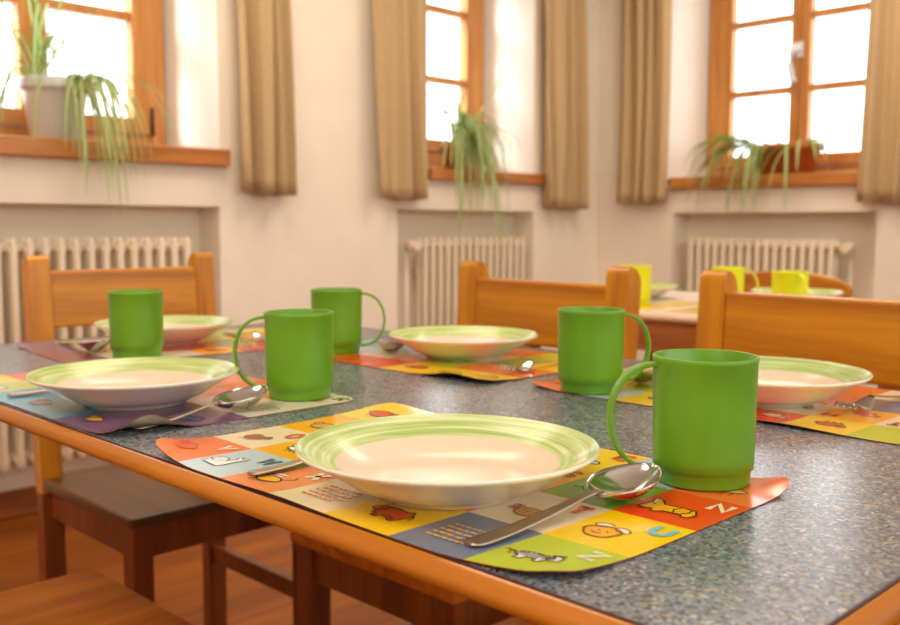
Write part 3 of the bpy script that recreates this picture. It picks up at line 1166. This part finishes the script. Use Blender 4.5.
def d_text(col):
    def f():
        r = random.Random(4)
        o = []
        for row in range(5):
            x = .12
            while x < .84 - .08 * (row == 4):
                w = r.uniform(.05, .13)
                o.append(('line', col, [(x, .72 - row * .12), (x + w, .72 - row * .12)], .028))
                x += w + .03
        return o
    return f


TW, TH = 0.428 / 7, 0.274 / 4


def placemat(loc, rz, tiles, art, curls, waves, label):
    """tiles[row][col], row 0 next to the eater; art: (row, col, drawing, letter, letter colour)"""
    W, Hh = TW * 7, TH * 4
    rad = 0.022

    def h(x, y):
        z = 0.0
        for cx, cy, R_, A in [c[:4] for c in curls]:
            d = sqrt((x - cx) ** 2 + (y - cy) ** 2)
            if d < R_:
                z += A * (1 - d / R_) ** 2
        for kind, c, sig, A, fall in waves:       # wave along an edge
            if kind == 'top':
                u, e = x, Hh - y
            elif kind == 'bottom':
                u, e = x, y
            elif kind == 'right':
                u, e = y, W - x
            else:
                u, e = y, x
            if e < fall:
                z += A * exp(-((u - c) / sig) ** 2) * (1 - e / fall) ** 2
        return z

    def rnd_corner(x, y):
        for cx, sx in ((rad, -1), (W - rad, 1)):
            for cy, sy in ((rad, -1), (Hh - rad, 1)):
                dx, dy = (x - cx) * sx, (y - cy) * sy
                if dx > 0 and dy > 0:
                    mx = max(dx, dy)
                    l = sqrt(dx * dx + dy * dy)
                    k = mx / l
                    return cx + sx * dx * k, cy + sy * dy * k
        return x, y

    def shift(x, y):
        for c in curls:
            if len(c) > 4:
                d = sqrt((x - c[0]) ** 2 + (y - c[1]) ** 2)
                if d < c[2]:
                    k = (1 - d / c[2]) ** 1.5
                    x, y = x + c[4] * k, y + c[5] * k
        return x, y
    m = MB()
    NX, NY = 70, 40
    rows = []
    for j in range(NY + 1):
        row = []
        for i in range(NX + 1):
            x, y = rnd_corner(W * i / NX, Hh * j / NY)
            z = 0.0012 + h(x, y)
            row.append(shift(x, y) + (z,))
        rows.append(row)
    m.grid(rows, mi=lambda j, i: IDX[tiles[min(3, j // 10)][min(6, i // 10)]])
    grid_n = len(m.f)
    # thin laminated sheet: underside and rim
    n0 = len(m.v)
    low = [[(x, y, z - 0.0006) for x, y, z in r] for r in rows]
    m.grid([list(reversed(r)) for r in low], mi=IDX['cream'])
    border = [(j, 0) for j in range(NY + 1)] + [(NY, i) for i in range(1, NX + 1)] + [(j, NX) for j in reversed(range(NY))] + [(0, i) for i in reversed(range(1, NX))]
    for a, b in zip(border, border[1:] + border[:1]):
        m.poly([rows[a[0]][a[1]], rows[b[0]][b[1]], low[b[0]][b[1]], low[a[0]][a[1]]], IDX['i_brown'])

    def put(pts, mi, lift):
        m.poly([shift(x, y) + (0.0012 + h(x, y) + lift,) for x, y in pts], mi)

    def stroke(pts, w, mi, T, lift):
        P = [T(*p) for p in pts]
        n = len(P)
        closed = (Vector(P[0]) - Vector(P[-1])).length < 1e-7
        L_, R_ = [], []
        for i in range(n):
            a = P[i - 1] if i > 0 else (P[-2] if closed else P[0])
            b = P[i + 1] if i < n - 1 else (P[1] if closed else P[-1])
            t = Vector((b[0] - a[0], b[1] - a[1]))
            if t.length < 1e-9:
                t = Vector((1, 0))
            t.normalize()
            nn = Vector((-t.y, t.x)) * w * TW * 0.5
            L_.append((P[i][0] + nn.x, P[i][1] + nn.y)); R_.append((P[i][0] - nn.x, P[i][1] - nn.y))
        for i in range(n - 1):
            put([R_[i], R_[i + 1], L_[i + 1], L_[i]], mi, lift)
    for r, c, fn, letter, lcol in art:
        T = lambda p, q, r=r, c=c: ((c + p) * TW, (r + q * 0.94 + .03) * TH)
        T0 = T
        if fn:
            sc_, ox_ = (0.74, 0.05) if letter else (0.80, 0.10)
            T = lambda p, q, T0=T0: T0(ox_ + sc_ * p, 0.08 + sc_ * q)
            for k, it in enumerate(fn()):
                if it[0] == 'fill':
                    poly = [T(*p) for p in it[2]]
                    cx = sum(p[0] for p in poly) / len(poly)
                    cy = sum(p[1] for p in poly) / len(poly)
                    put(poly, IDX['i_' + it[1]], 0.00022 + 0.00002 * k)
                else:
                    stroke(it[2], it[3] * 1.15, IDX['i_' + it[1]], T, 0.00045 + 0.00001 * k)
        T = T0
        if letter:
            lx, ly, lw, lh = .70, .66, .18, .24
            for st in GLYPH[letter]:
                pts = [(lx + a * lw, ly + b * lh) for a, b in st]
                stroke(pts, .075, IDX['i_' + lcol], T, 0.00050)
    o = m.build('placemat', ALLM, fix=False)
    o.location = loc
    o.rotation_euler = (0, 0, rz)
    tag(o, label, 'placemat', 'colourful alphabet placemats')
    return o


ZT = TOP - 0.0002
t1 = [['orange', 'blue', 'salmon', 'beige', 'yellow', 'slate', 'lime'],
      ['beige', 'amber', 'blue', 'green', 'salmon', 'beige', 'yellow'],
      ['amber', 'red', 'lime', 'blue', 'amber', 'green', 'red'],
      ['yellow', 'beige', 'orange', 'lime', 'yellow', 'blue', 'orange']]
a1 = [(0, 0, d_blob('rust', 'rust', 8), 'V', 'ivory'), (0, 1, d_whale, 'W', 'navy'), (0, 2, d_lobster, 'X', 'ivory'), (0, 3, d_text('rust'), None, None),
      (0, 4, d_yak, None, None), (0, 5, d_text('gold'), None, None), (0, 6, d_zebra, 'Z', 'ivory'),
      (1, 0, d_blob('brown', 'olive', 3), 'O', 'red'), (1, 1, d_blob('white', 'black', 5), None, None), (1, 5, d_tortoise, 'T', 'red'), (1, 6, d_owl, 'U', 'sky'),
      (2, 4, None, 'S', 'brown'), (2, 5, d_mouse, None, None), (2, 6, d_rhino, 'N', 'ivory'), (2, 0, d_blob('tan', 'brown', 12), None, None),
      (3, 0, d_blob('rust', 'olive', 6), None, None), (3, 4, d_elephant, 'E', 'red'), (3, 5, d_blob('sky', 'black', 2), None, None),
      (3, 6, d_blob('tan', 'brown', 4), None, None)]
placemat((0.3668, 0.7235, ZT), -pi / 2, t1, a1,
         [(0, 0, 0.09, 0.012, 0.010, 0.004), (0.428, 0.274, 0.048, 0.011), (0, 0.274, 0.12, 0.006), (0.428, 0.0, 0.09, 0.006, -0.004, 0.008)],
         [('bottom', 0.19, 0.05, 0.0015, 0.03)],
         'alphabet placemat under the nearest plate, with whale, ox and zebra')
t2 = [['yellow', 'lime', 'aqua', 'aqua', 'aqua', 'purple', 'purple'],
      ['orange', 'beige', 'aqua', 'aqua', 'amber', 'purple', 'purple'],
      ['beige', 'orange', 'green', 'blue', 'salmon', 'beige', 'cream'],
      ['red', 'lime', 'yellow', 'salmon', 'orange', 'amber', 'cream']]
a2 = [(0, 6, d_blob('navy', 'black', 4), None, None), (0, 5, d_blob('gold', 'black', 7), None, None), (1, 6, d_blob('navy', 'navy', 9), None, None),
      (0, 3, d_blob('brown', 'navy', 2), None, None), (2, 6, d_text('olive'), None, None), (3, 6, d_blob('tan', 'olive', 11), 'R', 'olive'),
      (0, 0, d_blob('rust', 'rust', 1), None, None), (1, 0, d_blob('white', 'red', 3), None, None), (0, 1, d_blob('white', 'olive', 5), None, None)]
placemat((0.3700, 1.2030, ZT), -pi / 2, t2, a2,
         [(0.428, 0.0, 0.06, 0.004), (0, 0, 0.09, 0.008)],
         [('right', 0.034, 0.026, 0.016, 0.042)],
         'placemat with purple and turquoise fields under the left plate')
t3 = [['beige', 'lime', 'orange', 'blue', 'yellow', 'purple', 'purple'],
      ['yellow', 'green', 'beige', 'salmon', 'blue', 'aqua', 'aqua'],
      ['orange', 'orange', 'lime', 'salmon', 'beige', 'blue', 'slate'],
      ['yellow', 'yellow', 'yellow', 'red', 'red', 'amber', 'orange']]
a3 = [(3, 0, d_blob('gold', 'olive', 2), None, None), (3, 1, d_blob('gold', 'olive', 6), None, None), (3, 2, d_blob('rust', 'brown', 6), None, None), (2, 0, d_blob('rust', 'brown', 7), None, None)]
placemat((1.0790, 0.7500, ZT), pi / 2, t3, a3,
         [(0, 0.274, 0.10, 0.004), (0.428, 0.274, 0.08, 0.004)],
         [('top', 0.052, 0.040, 0.007, 0.06)],
         'placemat with red and yellow fields under the plate at the middle chair')
t5 = [['blue', 'beige', 'orange', 'slate', 'red', 'lime', 'yellow'],
      ['beige', 'slate', 'orange', 'red', 'blue', 'lime', 'yellow'],
      ['beige', 'amber', 'cream', 'orange', 'lime', 'lime', 'yellow'],
      ['lime', 'yellow', 'red', 'yellow', 'yellow', 'blue', 'orange']]
a5 = [(3, 1, d_blob('rust', 'olive', 12), None, None), (3, 2, d_blob('ivory', 'olive', 4), 'N', 'ivory'), (3, 3, d_blob('olive', 'olive', 3), None, None),
      (3, 4, d_blob('olive', 'olive', 10), None, None), (3, 6, d_blob('rust', 'brown', 2), None, None), (2, 2, d_blob('tan', 'brown', 5), None, None),
      (2, 1, d_blob('rust', 'rust', 8), 'H', 'red'), (2, 0, None, 'T', 'brown')]
placemat((1.1050, 0.2850, ZT), pi / 2, t5, a5,
         [(0.428, 0.274, 0.07, 0.008)],
         [('top', 0.12, 0.05, 0.003, 0.04)],
         'placemat with yellow and red fields under the right plate and fork')
t4 = [['yellow', 'lime', 'blue', 'orange', 'beige', 'beige', 'purple'],
      ['orange', 'amber', 'lime', 'salmon', 'aqua', 'beige', 'purple'],
      ['amber', 'orange', 'green', 'red', 'orange', 'cream', 'maroon'],
      ['yellow', 'pink', 'pink', 'amber', 'cream', 'cream', 'maroon']]
a4 = [(3, 1, d_blob('rust', 'red', 2), None, None), (3, 5, d_blob('tan', 'tan', 3), None, None), (3, 3, d_blob('rust', 'rust', 5), None, None)]
placemat((0.985, 1.446, ZT), pi - 0.10, t4, a4,
         [(0.0, 0.274, 0.10, 0.010), (0.428, 0.0, 0.10, 0.006)],
         [],
         'placemat with dark red and orange fields at the far end of the table')

# ------------------------------------------------------------------ plates
ZM = TOP + 0.0014


def plate(loc, matr, label, cat='soup plate', group='green rimmed soup plates'):
    o_r = 0.1045
    m = MB()
    top = [(0.0, 0.0070), (0.040, 0.0072), (0.058, 0.0095), (0.070, 0.0140), (0.0765, 0.0182), (0.078, 0.0192), (0.090, 0.0240), (0.1000, 0.0283), (0.1030, 0.0296), (o_r, 0.0300)]
    m.lathe(top, 96, mi=0)
    rim = [(o_r, 0.0300), (o_r + 0.0008, 0.0290), (o_r + 0.0002, 0.0278), (0.1020, 0.0262)]
    m.lathe(rim, 96, mi=1)
    under = [(0.1020, 0.0262), (0.090, 0.0200), (0.080, 0.0145), (0.070, 0.0085), (0.060, 0.0045), (0.052, 0.0030), (0.051, 0.0), (0.048, 0.0), (0.047, 0.0028), (0.0, 0.0030)]
    m.lathe(under, 96, mi=1)
    o = m.build('soup_plate', [matr, GLAZE])
    o.location = loc
    o.scale = (0.985, 0.985, 1.08)
    return tag(o, label, 'plate', group)


plate((0.4625, 0.4645, ZM), plate_mat('brushed_green_glaze', 1.0, (160, 184, 90), (220, 226, 172)), 'green rimmed soup plate nearest the camera, beside the steel spoon')
plate((0.4680, 0.9230, ZM), plate_mat('brushed_green_glaze_b', 4.0, (160, 184, 86), (212, 220, 156)), 'green rimmed soup plate at left on the purple and turquoise placemat')
plate((0.9610, 0.9350, ZM), plate_mat('brushed_green_glaze_c', 7.0, (172, 192, 96), (212, 220, 156)), 'green rimmed soup plate in the middle, on the red and yellow placemat')
plate((0.9470, 0.4790, ZM), plate_mat('brushed_green_glaze_d', 9.0, (154, 180, 90), (202, 214, 150)), 'green rimmed soup plate partly behind the nearest mug')
plate((0.7440, 1.3680, ZM), plate_mat('brushed_green_glaze_e', 12.0, (160, 182, 92), (204, 214, 150)), 'green rimmed soup plate at the far table end, partly behind a mug')
gp = plate_mat('brushed_green_glaze_f', 15.0)
plate((2.09, 1.415, TOP + 0.001), gp, 'plate on the far table just right of the leftmost yellow mug')
plate((2.19, 1.035, TOP + 0.001), gp, 'plate on the far table behind the rightmost yellow mug')

# ------------------------------------------------------------------ mugs
def mug(loc, matr, az, label, group):
    """straight sided plastic mug with a thin ring handle; az = handle direction"""
    root = empty('mug', loc)
    root.scale = (0.96, 0.96, 1.0)
    tag(root, label, 'mug', group)
    m = MB()
    pr = [(0.0, 0.0012), (0.0315, 0.0012), (0.0325, 0.0), (0.0334, 0.0004), (0.0340, 0.002), (0.0346, 0.0098), (0.0354, 0.0108), (0.0364, 0.0114), (0.0369, 0.020), (0.0374, 0.060),
          (0.0377, 0.0860), (0.0382, 0.0868), (0.0382, 0.0896), (0.0377, 0.0902), (0.0366, 0.0902), (0.0361, 0.0896), (0.0355, 0.060), (0.0350, 0.012), (0.0330, 0.0060), (0.0, 0.0050)]
    m.lathe(pr, 72)
    m.build('body', matr, root)
    m = MB()
    N = 34
    rows = []
    zc, rz_, rx_ = 0.0470, 0.0372, 0.0352
    for i in range(N + 1):
        a = pi / 2 - pi * i / N
        t = 1.0
        x = 0.0360 + rx_ * (max(0, cos(a)) ** 0.85)
        z = zc + rz_ * sin(a)
        dx, dz = cos(a), sin(a)
        th = 0.0016
        bw = 0.0050
        sec = [(th, -bw), (th, bw), (-th, bw), (-th, -bw)]
        row = []
        for (o_, w_) in sec:
            px_, py_, pz_ = x + dx * o_, w_, z + dz * o_
            row.append((px_ * cos(az) - py_ * sin(az), px_ * sin(az) + py_ * cos(az), pz_))
        rows.append(row)
    m.grid(rows, close=True, smooth=False)
    m.face([0, 1, 2, 3]); k = len(m.v); m.face([k - 1, k - 2, k - 3, k - 4])
    h = m.build('handle', matr, root, bevel=0.0008)
    return root


LEFT = radians(135)       # seen from the camera the handle points left
mug((0.6095, 0.3538, ZM), GREEN, LEFT + 0.10, 'largest green plastic mug, nearest the camera at right of the spoon', 'green plastic mugs')
mug((0.6080, 0.8330, ZM), GREEN, LEFT + 0.02, 'green mug with handle to the left, beside the left plate', 'green plastic mugs')
mug((0.8643, 1.0942, ZM), GREEN, LEFT + pi + 0.02, 'green mug with handle to the right, left of the middle plate', 'green plastic mugs')
mug((0.6370, 1.2500, ZM), GREEN, radians(45), 'green mug without visible handle in front of the far plate', 'green plastic mugs')
mug((0.8618, 0.6420, ZM), GREEN, LEFT + pi + 0.22, 'green mug behind and left of the largest mug, handle to the right', 'green plastic mugs')
mug((1.9081, 1.2952, TOP + 0.001), YELLOWM, radians(20), 'leftmost of the three yellow mugs on the far table', 'yellow plastic mugs')
mug((2.0087, 1.1140, TOP + 0.001), YELLOWM, LEFT + pi, 'yellow mug on the far table with handle to the right', 'yellow plastic mugs')
mug((1.9161, 0.9206, TOP + 0.001), YELLOWM, LEFT + pi + 0.9 - pi / 1.35, 'rightmost of the three yellow mugs, handle towards the camera', 'yellow plastic mugs')

# ------------------------------------------------------------------ cutlery
def spoon(p0, p1, label, raised=0.0):
    """p0 = handle end, p1 = bowl tip on the mat; L about 0.18"""
    dx, dy = p1[0] - p0[0], p1[1] - p0[1]
    L_ = sqrt(dx * dx + dy * dy)
    rz = atan2(dy, dx)
    root = empty('spoon', (p0[0], p0[1], TOP + 0.0016), rz)
    tag(root, label, 'spoon', 'steel soup spoons')
    bl = 0.062
    N = 22
    m = MB()
    rows = []
    for i in range(N + 1):
        t = i / N
        x = t * (L_ - bl)
        w = 0.0085 * (1 - t) + 0.0034 * t + (-0.0042 if i == 0 else 0) + 0.0022 * sin(pi * min(1, t * 1.5))*0
        if i == 1: w = 0.0078
        z = 0.0016 + 0.011 * (max(0, (t - 0.12) / 0.88)) ** 1.6 - 0.002 * max(0, t - .85) / .15
        th = 0.0010
        rows.append([(x, -w, z), (x, -w * .5, z + 0.0005), (x, w * .5, z + 0.0005), (x, w, z), (x, w * .5, z - th), (x, -w * .5, z - th)])
    m.grid(rows, close=True)
    m.face(range(6)); k = len(m.v); m.face([k - 1 - j for j in range(6)])
    m.build('handle', STEELH, root)
    zneck = rows[-1][0][2]
    m = MB()
    K, S = 26, 18
    rows = []
    x0 = L_ - bl - 0.002
    for i in range(K + 1):
        t = i / K
        # egg-shaped outline
        w = 0.0220 * (sin(pi * t) ** 0.55) * (1.0 + 0.10 * (0.5 - t)) if 0 < t < 1 else 0.0
        w = max(w, 0.0034 if t == 0 else 0.0004)
        if t < 0.08: w = max(w, 0.0036)
        x = x0 + bl * t
        rimz = zneck * (1 - t) + (0.0190) * t
        dep = min(0.0150, rimz - 0.0012) * (sin(pi * min(1, t * 0.96 + 0.04)) ** 0.7)
        row = []
        for j in range(S + 1):
            s = -1 + 2 * j / S
            row.append((x, w * s, rimz - dep * (1 - s * s) ** 0.9))
        rows.append(row)
    m.grid(rows)
    b = m.build('bowl', STEEL, root, fix=False)
    s = b.modifiers.new('solid', 'SOLIDIFY'); s.thickness = 0.0011; s.offset = 1
    return root


def fork(p0, p1, label):
    dx, dy = p1[0] - p0[0], p1[1] - p0[1]
    L_ = sqrt(dx * dx + dy * dy)
    root = empty('fork', (p0[0], p0[1], TOP + 0.0016), atan2(dy, dx))
    tag(root, label, 'fork', 'steel forks')
    m = MB()
    rows = []
    N = 22
    hl = L_ - 0.062
    for i in range(N + 1):
        t = i / N
        x = hl * t
        w = (0.0085 * (1 - t) + 0.0034 * t) if i > 0 else 0.0045
        z = 0.0016 + 0.010 * max(0, (t - .15) / .85) ** 1.6
        rows.append([(x, -w, z), (x, -w * .5, z + .0005), (x, w * .5, z + .0005), (x, w, z), (x, w * .5, z - .001), (x, -w * .5, z - .001)])
    m.grid(rows, close=True)
    m.face(range(6)); k = len(m.v); m.face([k - 1 - j for j in range(6)])
    m.build('handle', STEELH, root)
    zf = lambda q: 0.0110 - 0.0090 * sin(pi * min(1, q * 1.25)) if q < .8 else 0.0046 + 0.004 * (q - .8) / .2
    m = MB()
    rows = []
    for i in range(9):
        q = 0.42 * i / 8
        w = 0.0034 + (0.0115 - 0.0034) * min(1, i / 5.0) ** 0.8
        rows.append([(hl + 0.062 * q, w * s, zf(q)) for s in (-1, -.5, 0, .5, 1)])
    m.grid(rows)
    for c in (-0.0100, -0.0034, 0.0034, 0.0100):
        rows = []
        for i in range(11):
            q = 0.41 + 0.59 * i / 10
            w = 0.0017 - 0.0009 * i / 10
            rows.append([(hl + 0.062 * q, c - w, zf(q)), (hl + 0.062 * q, c + w, zf(q))])
        m.grid(rows)
    b = m.build('tines', STEEL, root, fix=False)
    s = b.modifiers.new('solid', 'SOLIDIFY'); s.thickness = 0.0012; s.offset = 1
    return root


spoon((0.3850, 0.3700), (0.5620, 0.3630), 'steel spoon in front of the nearest mug')
fork((0.3845, 0.5885), (0.5650, 0.5885), 'steel fork left of the nearest plate, only its handle showing')
spoon((0.4000, 0.7950), (0.5560, 0.8200), 'steel spoon between the left plate and its mug')
fork((0.3850, 1.0440), (0.5650, 1.0320), 'steel fork left of the plate on the purple placemat')
spoon((1.0900, 0.6620), (0.9130, 0.6240), 'dark looking spoon lying behind the largest mug')
fork((1.1020, 0.3720), (0.9240, 0.3900), 'steel fork with its tines towards the camera at the right edge')
spoon((1.0560, 1.0900), (0.8860, 1.0250), 'spoon behind the handle of the mug left of the middle plate')
fork((1.0500, 0.8000), (0.8740, 0.7850), 'fork at the right of the middle plate on the yellow field')
spoon((0.6250, 1.4700), (0.6130, 1.3020), 'spoon at the far table end, left of a mug')
fork((0.8800, 1.4150), (0.8560, 1.2400), 'fork at the far table end, right of the plate')

# far table things
MATY = MATC['yellow']
def plain_mat(x0, x1, y0, y1, cols, label):
    m = MB()
    n = len(cols)
    for i, c in enumerate(cols):
        a, b = y0 + (y1 - y0) * i / n, y0 + (y1 - y0) * (i + 1) / n
        m.box(x0, x1, a, b, TOP + 0.0002, TOP + 0.0009, IDX[c])
    o = m.build('placemat', ALLM)
    return tag(o, label, 'placemat', 'yellow placemats on the far table')


plain_mat(1.80, 2.06, 1.19, 1.60, ['yellow', 'cream', 'yellow', 'amber', 'yellow'], 'yellow placemat on the far table beside the leftmost yellow mug')
plain_mat(1.80, 2.06, 0.72, 1.15, ['yellow', 'lime', 'yellow', 'cream', 'yellow'], 'yellow placemat on the far table under the rightmost yellow mug')
s_ = spoon((2.180, 1.195), (2.340, 1.170), 'shiny spoon on the far table between two yellow mugs')
